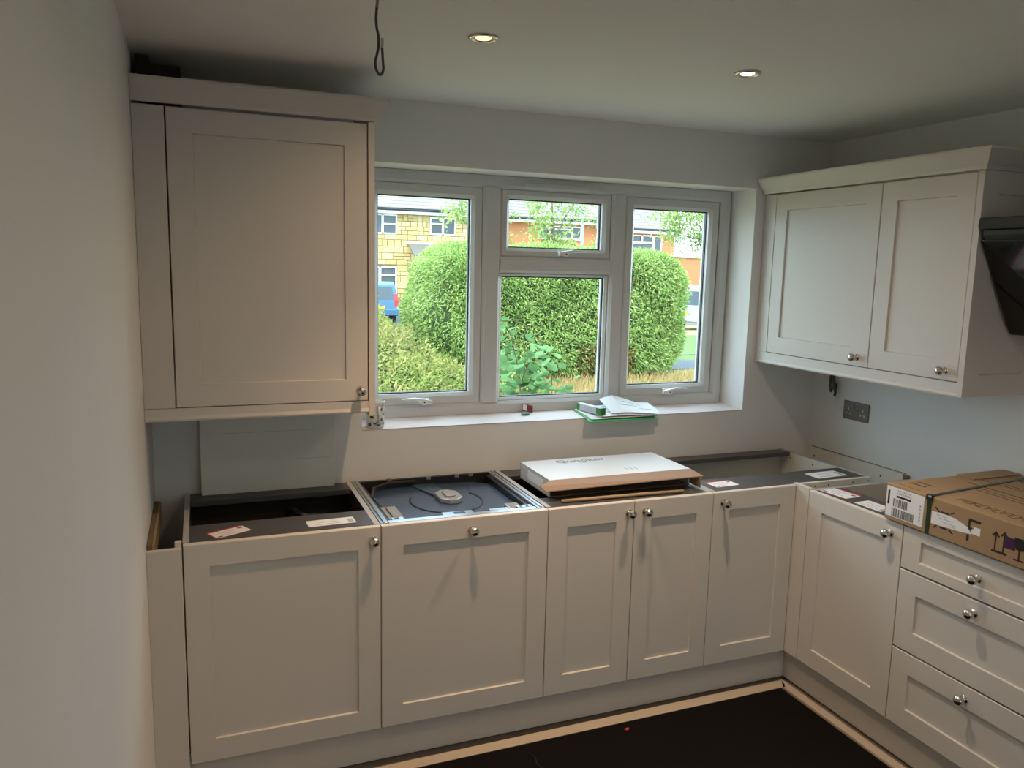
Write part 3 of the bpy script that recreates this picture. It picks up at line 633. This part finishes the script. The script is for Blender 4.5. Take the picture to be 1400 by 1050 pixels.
def sheet(name, label, x0, y0, lx, ly, ang, lift, curl, marks, mt=m_paper):
    mb = MB(); N = 8; v = []; c, s_ = math.cos(ang), math.sin(ang)
    for zo in (0, .0008):
        for j in range(N+1):
            for i in range(N+1):
                a, b = lx*i/N, -ly*j/N; X = x0+a*c-b*s_; Y = y0+a*s_+b*c
                z = max(SZ(max(Y, 0)), SZ(.15)+fz(0, Y-.15)+.0048)+lift+curl(i/N, j/N)+zo; v.append((X-1.04, Y-.15, z-SZ(.15)))
    f = []; n_ = (N+1)**2
    for j in range(N):
        for i in range(N):
            a = j*(N+1)+i; f.append((a, a+1, a+N+2, a+N+1)); f.append((n_+a, n_+a+N+1, n_+a+N+2, n_+a+1))
    e = list(range(N+1))+[j*(N+1)+N for j in range(1, N+1)]+[N*(N+1)+i for i in range(N-1, -1, -1)]+[j*(N+1) for j in range(N-1, 0, -1)]
    for k in range(len(e)): a, b = e[k], e[(k+1) % len(e)]; f.append((a, b, n_+b, n_+a))
    mb.add(v, f, mt)
    for (i0, i1, j0, m) in marks:
        for i in range(i0, i1):
            q = [n_+j0*(N+1)+i, n_+j0*(N+1)+i+1]
            p = [Vector(v[k]) for k in q]; dn = [Vector(v[k+N+1])-Vector(v[k]) for k in q]
            mb.add([p[0]+dn[0]*.3+Vector((0, 0, .0006)), p[1]+dn[1]*.3+Vector((0, 0, .0006)), p[1]+dn[1]*.62+Vector((0, 0, .0006)), p[0]+dn[0]*.62+Vector((0, 0, .0006))], [(0, 1, 2, 3)], m)
    o = mb.build(name, loc=(1.04, .15, SZ(.15))); tag(o, label, 'paper'); return o
sheet('paper_sheet', 'flat white paper at the bottom of the pile in the green folder', 1.045, .145, .30, .185, R(-2), .0012, lambda a, b: .004*a, [])
sheet('paper_sheet', 'white leaflet with blue and green print on the folder', 1.10, .146, .27, .175, R(-5), .007, lambda a, b: .012*a*(1-b)+.006*math.sin(3*a), [(2, 4, 1, m_blueink), (4, 6, 3, m_inkl), (1, 3, 5, m_green), (4, 5, 5, m_green)])
sheet('paper_sheet', 'curled white paper sheet on top of the folder with a raised back corner', 1.17, .146, .24, .165, R(-8), .018, lambda a, b: .035*max(0, .5-abs(a-.25))*(1-b)*1.6+.010*(1-b)+.004*math.sin(5*a), [(3, 6, 2, m_inkl), (2, 5, 4, m_blueink), (5, 7, 5, m_inkl)])
gb = empty('small_carton', (1.064, .132, SZ(.13)+.0085), 'small white and green medicine-sized box lying on the folder', 'box', R(-78))
MB().box(0, .165, -.014, .014, 0, .030, m_boxw).build('body', gb, bevel=.001)
B('green_end', gb, m_greend, .1652, .1662, -.014, .014, 0, .030); B('green_end', gb, m_greend, -.001, -.0002, -.014, .014, 0, .030)
B('green_band', gb, m_greend, .135, .165, -.0146, -.0141, .001, .029); B('green_band', gb, m_greend, .0, .018, -.0146, -.0141, .001, .029)
for i in range(4): B('print', gb, m_inkl, .05, .11, -.0146, -.0141, .006+.005*i, .0075+.005*i)

# ================================================================== OUTDOORS
GZ0 = -.15
def gz(y): return GZ0 if y < 12 else GZ0-.6*min(1, (y-12)/16)
mb = MB(); ys = [.31, 4, 8, 12, 16, 20, 24, 28, 40, 60, 90]; v = []; f = []
for y in ys: v += [(-30-y*.3, y, gz(y)), (60+y*.8, y, gz(y))]
for i in range(len(ys)-1): f.append((2*i, 2*i+1, 2*i+3, 2*i+2))
mb.add(v, f, m_lawn); g = mb.build('ground'); tag(g, 'dry lawn outside the window', kind='structure')
def patch(name, pts, m, dz, label):
    o = MB().add([(x, y, gz(y)+dz) for x, y in pts], [tuple(range(len(pts)))], m).build(name); return tag(o, label, kind='structure')
patch('path', [(7.6, 9.75), (16, 9.75), (16, 11.1), (7.2, 11.1)], m_tar, .012, 'grey tarmac path beyond the hedge')
patch('lawn', [(6.5, 11.9), (24, 11.9), (24, 11.11), (6.5, 11.11)], m_lawng, .010, 'green verge beyond the path')
patch('verge', [(8, 12.0), (26, 12.0), (34, 19.9), (8, 19.9)], m_lawng, .012, 'green grass verge sloping to the road')
patch('road', [(-10, 28.05), (60, 28.05), (70, 35), (-12, 35)], m_tar, .014, 'pale tarmac road in front of the houses')

# leaf clouds
def cloud(name, P, D, L, Wd, m, parent=None, fold=.25):
    n = len(P); D = D/np.linalg.norm(D, axis=1, keepdims=True)
    r_ = rng.normal(size=(n, 3)); S = np.cross(D, r_); S /= np.linalg.norm(S, axis=1, keepdims=True); Nn = np.cross(S, D)
    L = np.asarray(L).reshape(-1, 1); Wd = np.asarray(Wd).reshape(-1, 1)
    a = P; b = P+D*L*.45+S*Wd*.5+Nn*Wd*fold; c = P+D*L; d_ = P+D*L*.45-S*Wd*.5+Nn*Wd*fold
    V = np.stack([a, b, c, d_], 1).reshape(-1, 3)
    me = bpy.data.meshes.new(name); me.vertices.add(4*n); me.vertices.foreach_set('co', V.ravel())
    me.loops.add(4*n); me.loops.foreach_set('vertex_index', np.arange(4*n)); me.polygons.add(n); me.polygons.foreach_set('loop_start', np.arange(n)*4)
    me.update(calc_edges=True); me.validate(); me.materials.append(m)
    o = bpy.data.objects.new(name, me); COL.objects.link(o); o.parent = parent; return o
# conifer hedge: rounded block
HC = np.array([5.175, 9.85, .93]); HH = np.array([2.335, 1.35, 1.12])
def hull(n, k=1.0, e=5.0):
    u = rng.normal(size=(n*3, 3))*np.array([1.0, 1.0, 1.0]); u /= (np.abs(u)**e).sum(1, keepdims=True)**(1/e)
    return u[:n]
hg = empty('conifer_hedge', (HC[0], HC[1], GZ0), 'big clipped green conifer hedge outside the window', 'hedge')
u = rng.uniform(-1, 1, size=(90000, 3)); ax = rng.integers(0, 3, 90000); keep = (ax != 0) | (rng.random(90000) < .5); u = u[keep]; ax = ax[keep]
sg = np.where(rng.random(len(u)) < .5, -1., 1.); sg = np.where((ax == 1), -1., np.where(ax == 2, 1., sg)); u[np.arange(len(u)), ax] = sg
nrm = u/np.linalg.norm(u, axis=1, keepdims=True)
pw = 6.0; rad = (np.abs(u)**pw).sum(1, keepdims=True)**(1/pw); hp = u/rad
def lump(p): return .045*np.sin(p[:, 0]*4.1+p[:, 2]*3)+.05*np.sin(p[:, 0]*1.7+1)*np.sin(p[:, 2]*3.7+2)+.03*np.sin(p[:, 0]*9+p[:, 2]*7.3)
pos = hp*HH; gn = np.sign(hp)*np.abs(hp)**(pw-1)/HH; gn /= np.linalg.norm(gn, axis=1, keepdims=True)
lf = lump(pos+HC); taper = np.clip((pos[:, 2]+HH[2])/.5, 0, 1)
pos = pos+gn*(lf-.10*rng.random(len(pos))**1.3)[:, None]; pos[:, 0] *= .93+.07*taper
sel = rng.random(len(pos)) < .9; pos = pos[sel]; gn_ = gn[sel]
dirs = gn_*.55+np.array([.0, -.1, -.25])+rng.normal(size=pos.shape)*.55
P_ = pos+HC-np.array([HC[0], HC[1], GZ0])
br = (rng.random(len(P_)) < .012) | ((np.abs(P_[:, 0]-.55) < .5) & (P_[:, 2] < .62) & (rng.random(len(P_)) < .6)) | ((np.abs(P_[:, 0]-.75) < .3) & (np.abs(P_[:, 2]-1.55) < .16) & (rng.random(len(P_)) < .45))
br2 = P_[:, 2] < .16
ok = ~br & ~br2
o = cloud('foliage', P_[ok], dirs[ok], rng.uniform(.045, .10, ok.sum()), rng.uniform(.014, .028, ok.sum()), m_hedge, hg); tag(o, kind='stuff')
o = cloud('brown_foliage', P_[br & ~br2], dirs[br & ~br2], rng.uniform(.05, .10, (br & ~br2).sum()), rng.uniform(.016, .03, (br & ~br2).sum()), m_hbrown, hg); tag(o, kind='stuff')
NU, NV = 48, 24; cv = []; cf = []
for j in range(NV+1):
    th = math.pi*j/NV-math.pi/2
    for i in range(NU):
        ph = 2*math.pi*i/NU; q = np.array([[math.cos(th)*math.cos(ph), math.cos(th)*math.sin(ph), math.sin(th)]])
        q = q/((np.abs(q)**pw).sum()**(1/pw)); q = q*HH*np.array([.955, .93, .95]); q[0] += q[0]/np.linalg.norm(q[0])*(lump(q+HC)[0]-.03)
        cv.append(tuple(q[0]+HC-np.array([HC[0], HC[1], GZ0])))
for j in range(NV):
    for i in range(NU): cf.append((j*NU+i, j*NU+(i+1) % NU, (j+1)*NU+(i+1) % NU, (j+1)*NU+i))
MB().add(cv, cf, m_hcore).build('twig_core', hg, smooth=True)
for x in (-1.6, -.5, .7, 1.7): MB().tube([(x, -.9, -.05), (x+.03, -.85, .5)], .05, m_bark, 8, .03).build('trunk', hg)

# rough weeds and dry grass (uncountable)
def blades(name, n, xr, yr, h, wd, m, label, dens=None, lean=.35):
    x = rng.uniform(*xr, n); y = rng.uniform(*yr, n)
    if dens is not None: k = dens(x, y); x, y = x[k], y[k]
    n = len(x); hh = h(x, y) if callable(h) else np.full(n, h)
    P0 = np.stack([x, y, np.array([gz(t) for t in y])], 1); D0 = np.stack([rng.normal(size=n)*lean, rng.normal(size=n)*lean, np.ones(n)], 1)
    Lr = hh*rng.uniform(.4, 1, n); lift = rng.uniform(0, .55, n)*hh; P0[:, 2] += lift*(rng.random(n) < .6)
    o = cloud(name, P0, D0, Lr, rng.uniform(.6, 1.3, n)*wd, m); return tag(o, label, 'grass', kind='stuff')
def weed_h(x, y):
    base = .17+.06*np.sin(x*6+y*2)+.05*np.sin(y*5.3-x*3)+.16*np.clip((y-7.3)/.8, 0, 1)
    mound = np.clip(1.10-.80*(x-1.75), 0, 1.0)*(.82+.13*np.sin(x*7+y*3.1)+.08*np.sin(x*15-y*9))
    return base+mound*np.clip((y-7.0)/1.5, 0, 1)*np.clip((13-y)/2, 0, 1)
n_ = 34000; wx = rng.uniform(.6, 4.4, n_); wy = rng.uniform(6.9, 11.5, n_); kk = (wx < 3.9) & ~((wx > 2.5) & (wy > 8.55)); wx, wy = wx[kk], wy[kk]
hz_ = weed_h(wx, wy)*(1-.35*rng.random(len(wx))**2)
Pw = np.stack([wx, wy, GZ0+hz_-.03], 1); Dw = np.stack([rng.normal(size=len(wx))*.8, rng.normal(size=len(wx))*.8-.2, rng.uniform(-.2, 1.2, len(wx))], 1)
o = cloud('rough_weeds', Pw, Dw, rng.uniform(.05, .13, len(wx)), rng.uniform(.015, .035, len(wx)), m_weed); tag(o, 'mound of yellow-green brambles and rough grass left of the hedge', 'weeds', kind='stuff')
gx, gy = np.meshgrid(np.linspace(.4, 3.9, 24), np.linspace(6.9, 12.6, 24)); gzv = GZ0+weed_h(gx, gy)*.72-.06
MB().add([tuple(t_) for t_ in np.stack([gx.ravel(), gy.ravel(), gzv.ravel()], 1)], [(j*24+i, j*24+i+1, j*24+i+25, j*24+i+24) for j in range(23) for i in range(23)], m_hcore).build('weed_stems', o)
blades('dry_grass', 22000, (2.2, 9.5), (6.4, 9.0), .16, .012, m_dry, 'dry straw-coloured grass in front of the hedge', lambda x, y: y < 8.9, .4)

# broadleaf plant just outside the middle pane
pl = empty('leafy_shrub', (1.34, 1.7, GZ0), 'blue-green broad-leaved shrub just outside the middle pane', 'shrub')
lm = MB(); lo_ = [(0, 0, 0), (.28, .10, .02), (.42, .30, .03), (.5, .26, .02), (.44, .5, .02), (.2, .72, .0), (0, 1, -.06), (-.2, .72, 0), (-.44, .5, .02), (-.5, .26, .02), (-.42, .30, .03), (-.28, .10, .02)]
lv = [(x, y, z) for x, y, z in lo_]+[(0, .4, -.03)]
lm.add(lv, [(i, (i+1) % 12, 12) for i in range(12)], m_bleaf); l0 = lm.build('leaf', pl); leaf_me = l0.data
stems = []
for k in range(9):
    a = rng.uniform(0, 6.28); bx, by = rng.uniform(-.12, .12, 2); hx = rng.uniform(-.10, .22) if k else -.06; hz = rng.uniform(1.1, 1.5) if k else 1.5
    if k >= 6: hx = rng.uniform(.12, .40); hz = rng.uniform(.95, 1.25)
    pts = [(bx, by, -.05), (bx+.3*hx, by, hz*.45), (bx+.7*hx, by+rng.uniform(-.1, .1), hz*.8), (hx, by+rng.uniform(-.15, .15), hz)]
    MB().tube(pts, .006, m_bark, 6, .003).build('stem', pl); stems.append(pts)
first = True
for k in range(285):
    pts = stems[k % 9]; t_ = rng.uniform(.58, 1.0)*2.999; i = min(2, int(t_)); q = Vector(pts[i]).lerp(Vector(pts[i+1]), t_-i)
    o = l0 if first else bpy.data.objects.new('leaf', leaf_me)
    if not first: COL.objects.link(o); o.parent = pl
    first = False
    q += Vector((rng.uniform(-.13, .13), rng.uniform(-.12, .12), rng.uniform(-.06, .06)))
    s_ = rng.uniform(.05, .09); o.location = q; o.scale = (s_, s_, s_)
    o.rotation_euler = (rng.uniform(-.2, 1.0), rng.uniform(-.6, .6), rng.uniform(0, 6.28))

# trees beyond the hedge
def tree(label, base, blobs, n, size, trunk_h, m=m_tleaf):
    t = empty('loose_tree', base, label, 'tree'); b = Vector(base)
    MB().tube([(0, 0, -.1), (.1, .05, trunk_h*.5), (0, 0, trunk_h)], .12, m_bark, 8, .05).build('trunk', t)
    Ps = []
    for (cx, cy, cz, rx, ry, rz, wgt) in blobs:
        k = int(n*wgt); cl = rng.normal(size=(max(4, k//14), 3))*np.array([rx, ry, rz])*.5+np.array([cx, cy, cz])
        Ps.append(cl[rng.integers(0, len(cl), k)]+rng.normal(size=(k, 3))*.14)
        e = Vector((cx, cy, cz)); st_ = Vector((0, 0, trunk_h*.75))
        MB().tube([st_, st_.lerp(e, .5)+Vector((0, 0, .25)), e], .035, m_bark, 6, .012).build('branch', t)
    P0 = np.concatenate(Ps); D0 = rng.normal(size=P0.shape)+np.array([0, 0, -.5])
    o = cloud('foliage', P0, D0, rng.uniform(.7, 1.3, len(P0))*size, rng.uniform(.4, .7, len(P0))*size, m, t); tag(o, kind='stuff')
tree('pale leafy tree in front of the stone house', (7.6, 20, gz(20)), [(-.3, 0, 4.1, .7, .5, .55, .4), (.25, 0, 3.2, .5, .5, .5, .2), (-.9, 0, 3.7, .5, .4, .3, .15), (.3, 0, 4.8, .6, .5, .5, .25)], 1500, .13, 3.4)
tree('pale leafy tree in front of the brick house with bay window', (9.9, 20, gz(20)), [(-.4, 0, 3.6, .55, .5, 1.0, .35), (.3, 0, 2.9, .7, .5, .6, .25), (.7, 0, 4.2, .9, .4, .5, .22), (1.4, 0, 2.7, .7, .4, .35, .1), (-.1, 0, 4.9, .8, .5, .4, .2)], 1700, .13, 3.6)
tree('pale leafy tree hiding the end of the far brick house', (18.3, 22, gz(22)), [(-2.4, 0, 4.3, 1.1, .5, .55, .35), (-1.4, 0, 3.4, .7, .5, .8, .35), (-1.0, 0, 4.4, .7, .5, .7, .2), (-2.7, 0, 3.6, .4, .4, .4, .1)], 2600, .14, 3.6)
tree('low bright green bush behind the hedge, before the brick house', (12.9, 22, gz(22)), [(0, 0, 2.4, .8, .5, .35, .5), (.5, 0, 2.7, .6, .4, .35, .5)], 900, .14, 1.8, m_hedge)

# houses
def house(label, x0, x1, y, eave, mw, ridge=3.0, dep=8.5, courses=16):
    h = empty('house', ((x0+x1)/2, y, gz(y)), label, 'house')
    def A(o): return at(h, o)
    A(MB().box(x0, x1, y, y+dep, gz(y), eave, mw).build('wall'))
    A(MB().prism([(y, eave), (y+dep, eave), (y+dep/2, eave+ridge-.15)], x0+.01, x1-.01, mw, 'yz').build('gable'))
    A(MB().box(x0-.15, x1+.15, y-.42, y-.36, eave-.02, eave+.20, m_white).box(x0-.15, x1+.15, y-.36, y, eave-.04, eave, m_white).build('fascia'))
    A(MB().tube([(x0-.2, y-.47, eave+.17), (x1+.2, y-.47, eave+.17)], .06, m_gask, 8).build('gutter'))
    run = dep/2+.5; sl = math.hypot(run, ridge)
    for k in range(courses):
        t0, t1 = k/courses, (k+1.35)/courses
        ya, za = y-.5+run*t0, eave+.20+ridge*t0; yb, zb = y-.5+run*min(1, t1), eave+.20+ridge*min(1, t1)
        A(MB().prism([(ya, za+.05), (ya, za+.11), (yb, zb+.03), (yb, zb-.02)], x0-.2, x1+.2, m_tile, 'yz').build('tile_course'))
    A(MB().prism([(y-.45, eave+.19), (y-.45, eave+.21), (y-.5+run, eave+.18+ridge), (y-.5+run, eave+.15+ridge)], x0-.18, x1+.18, m_gask, 'yz').build('underlay'))
    A(MB().prism([(y+dep+.3, eave), (y-.5+run, eave+.20+ridge), (y-.5+run, eave+.28+ridge), (y+dep+.3, eave+.08)], x0-.2, x1+.2, m_tile, 'yz').build('rear_roof'))
    return h, A
def hwin(A, x0, x1, z0, z1, y, bars, proud=.05):
    w_ = A(MB().frame(x0, x1, z0, z1, .07, y-proud, y+.03, m_white, .01).build('window'))
    for kind, a, b, c, d_ in bars: MB().box(a, b, y-proud, y+.02, c, d_, m_white).build('glazing_bar', w_)
    MB().box(x0+.05, x1-.05, y-.02, y+.0, z0+.05, z1-.05, m_pane).build('pane', w_)
    return w_
# stone house
hs, A = house('buff stone-faced house with white windows, behind the blue van', -5.0, 14.4, 38, 4.36, m_mort)
wins = [(6.7, 9.16, 3.29, 4.30), (10.92, 12.34, 3.33, 4.24), (6.9, 9.15, .15, 1.63)]
porch = (9.55, 12.2, 2.2, 2.92)
random.seed(3); stone_me = {}
z = .02
while z < 4.30:
    hgt = min(random.choice((.21, .27, .34)), 4.33-z); x = 5.6
    while x < 14.3:
        wd = random.choice((.26, .36, .48, .60)); xs = min(x+wd, 14.38)
        pieces = [(x, xs, z, z+hgt)] if (hgt < .3 or random.random() < .7) else [(x, xs, z, z+hgt/2), (x, xs, z+hgt/2, z+hgt)]
        for a, b, c, d_ in pieces:
            if b-a < .1 or a > 13.3 or (c < 1.5 and a > 9.5): continue
            if any(a < w1+.02 and b > w0-.02 and c < z1+.02 and d_ > z0-.02 for w0, w1, z0, z1 in wins): 
                # trim against window
                for w0, w1, z0, z1 in wins:
                    if a < w1 and b > w0 and c < z1 and d_ > z0:
                        if a < w0-.12 and b > w0: b = w0
                        elif b > w1+.12 and a < w1: a = w1
                        else: b = a
                if b-a < .1: continue
            key = (round(b-a, 2), round(d_-c, 2), random.randrange(3))
            if key not in stone_me:
                o = MB().box(0, key[0]-.025, -.05, .01, 0, key[1]-.025, m_stone[key[2]]).build('stone'); stone_me[key] = o.data
            else:
                o = bpy.data.objects.new('stone', stone_me[key]); COL.objects.link(o)
            o.location = (a+.012, 38-random.uniform(0, .02), c+.012); A(o)
        x = xs
    z += hgt
hwin(A, *wins[0], 38, [('v', 7.95, 8.05, 3.29, 4.30), ('v', 8.35, 8.45, 3.29, 4.30), ('h', 8.4, 9.1, 3.78, 3.84)], .09)
hwin(A, *wins[1], 38, [('v', 11.58, 11.68, 3.33, 4.24), ('h', 10.95, 11.6, 3.86, 3.95)], .09)
hwin(A, *wins[2], 38, [('v', 8.2, 8.32, .15, 1.63), ('h', 8.3, 9.1, 1.15, 1.24)], .09)
pr_ = A(MB().prism([(36.6, 2.15), (38, 2.80), (38, 2.88), (36.6, 2.23)], 9.75, 12.3, m_lead, 'yz').box(9.6, 12.4, 37.9, 38.0, 2.80, 2.92, m_white).build('porch_roof'))
MB().box(9.9, 10.0, 36.7, 36.8, gz(38), 2.2, m_white).build('porch_post', pr_)
# brick house, middle
hb, A = house('orange brick house seen through the small top pane', 14.85, 21.9, 40, 4.36, m_brick)
hwin(A, 18.05, 20.78, 3.42, 4.20, 40, [('v', 18.62, 18.75, 3.42, 4.2), ('v', 20.10, 20.22, 3.42, 4.2), ('h', 18.7, 20.15, 3.98, 4.05)], .1)
A(MB().box(21.9, 22.02, 39.6, 44.3, 3.95, 4.3, m_white).build('bargeboard'))
# brick house, right
hr, A = house('orange brick house with white casements seen through the right pane', 23.2, 28.6, 42, 4.12, m_brick)
hwin(A, 25.0, 27.62, 2.84, 3.98, 42, [('v', 26.9, 27.04, 2.84, 3.98), ('v', 26.05, 26.17, 3.5, 3.98), ('h', 25.05, 26.95, 3.44, 3.55)], .1)
# garage / wall at the right
ga = empty('garage', (29.0, 38, gz(38)), 'low orange brick garage with pale coping beyond the hedge end', 'garage')
at(ga, MB().box(26.2, 33, 38, 41, gz(38), 2.55, m_brick).build('wall')); at(ga, MB().box(26.1, 33.1, 37.9, 41.1, 2.552, 2.66, m_white).build('coping'))

# lamp post
lp = empty('lamp_post', (15.9, 30, gz(30)), 'tall pale lamp post in front of the brick house', 'lamp post')
MB().tube([(0, 0, 0), (0, 0, 1.2), (0, 0, 6.6)], .085, m_pole, 10, .065).build('pole', lp); MB().tube([(0, 0, 6.55), (0, -.4, 6.8), (0, -1.0, 6.85)], .04, m_pole, 8).build('arm', lp); MB().box(-.1, .1, -1.5, -1.0, 6.78, 6.9, m_pole).build('lantern', lp, bevel=.02)

# cars
def car(label, loc, rz, paint, name='van'):
    c = empty(name, loc, label, 'car', rz)
    # local: rear face at y=0 looking to -y, x across, length to +y
    prof = [(0, .32), (0.02, .95), (.22, 1.62), (.5, 1.76), (2.2, 1.74), (2.9, 1.08), (4.0, .86), (4.15, .35)]
    mb = MB(); cols = []
    for x, ins in ((-.86, .0), (-.80, .03), (.80, .03), (.86, .0)): pass
    n = len(prof); v = []
    for xf in (-1, 1):
        for y, z in prof:
            half = .87-(.13*max(0, (z-.95)/.8)); v.append((xf*half, y, z))
    mb.add(v, [tuple(range(n)), tuple(range(n, 2*n))[::-1]]+[(i, n+i, n+(i+1) % n, (i+1) % n) for i in range(n)], paint)
    mb.build('body', c, bevel=.05, seg=3)
    def rear(x, t): return (x, .02+.2*t-.012, .95+.67*t)
    mb = MB(); q = [(-.68, .08), (.68, .08), (.60, .90), (-.60, .90)]
    mb.add([rear(a, t) for a, t in q]+[(p[0], p[1]+.02, p[2]) for p in [rear(a, t) for a, t in q]], [(0, 1, 2, 3), (7, 6, 5, 4), (0, 4, 5, 1), (1, 5, 6, 2), (2, 6, 7, 3), (3, 7, 4, 0)], m_carg).build('rear_window', c)
    for s_ in (-1, 1):
        MB().prism([(.03, .72), (.03, 1.0), (.10, 1.25), (.16, 1.25), (.16, .72)], s_*.76-.07, s_*.76+.07, m_tail, 'yz').build('tail_light', c).location = (0, -.035, 0)
        MB().prism([(.55, 1.05), (.75, 1.60), (2.15, 1.60), (2.6, 1.05)], s_*.80-.012, s_*.80+.02*s_+.012, m_carg, 'yz').build('side_window', c)
        for yy in (.75, 3.35):
            MB().lathe([(.31, -.1), (.32, 0), (.31, .1)], m_rub, 'x', (s_*.76, yy, .31), 20).build('wheel', c)
    MB().box(-.86, .86, -.08, .06, .34, .62, paint).build('bumper', c, bevel=.04)
    MB().box(-.26, .26, -.095, -.082, .62, .74, m_plate).build('number_plate', c)
    return c
car('blue van parked facing away in front of the stone house', (6.5, 30, gz(30)), 0, m_blue)
car('white car parked on the road beyond the right end of the hedge', (17.6, 24, gz(24)), R(-70), m_wcar, 'parked_car')
print('objects', len(bpy.data.objects))
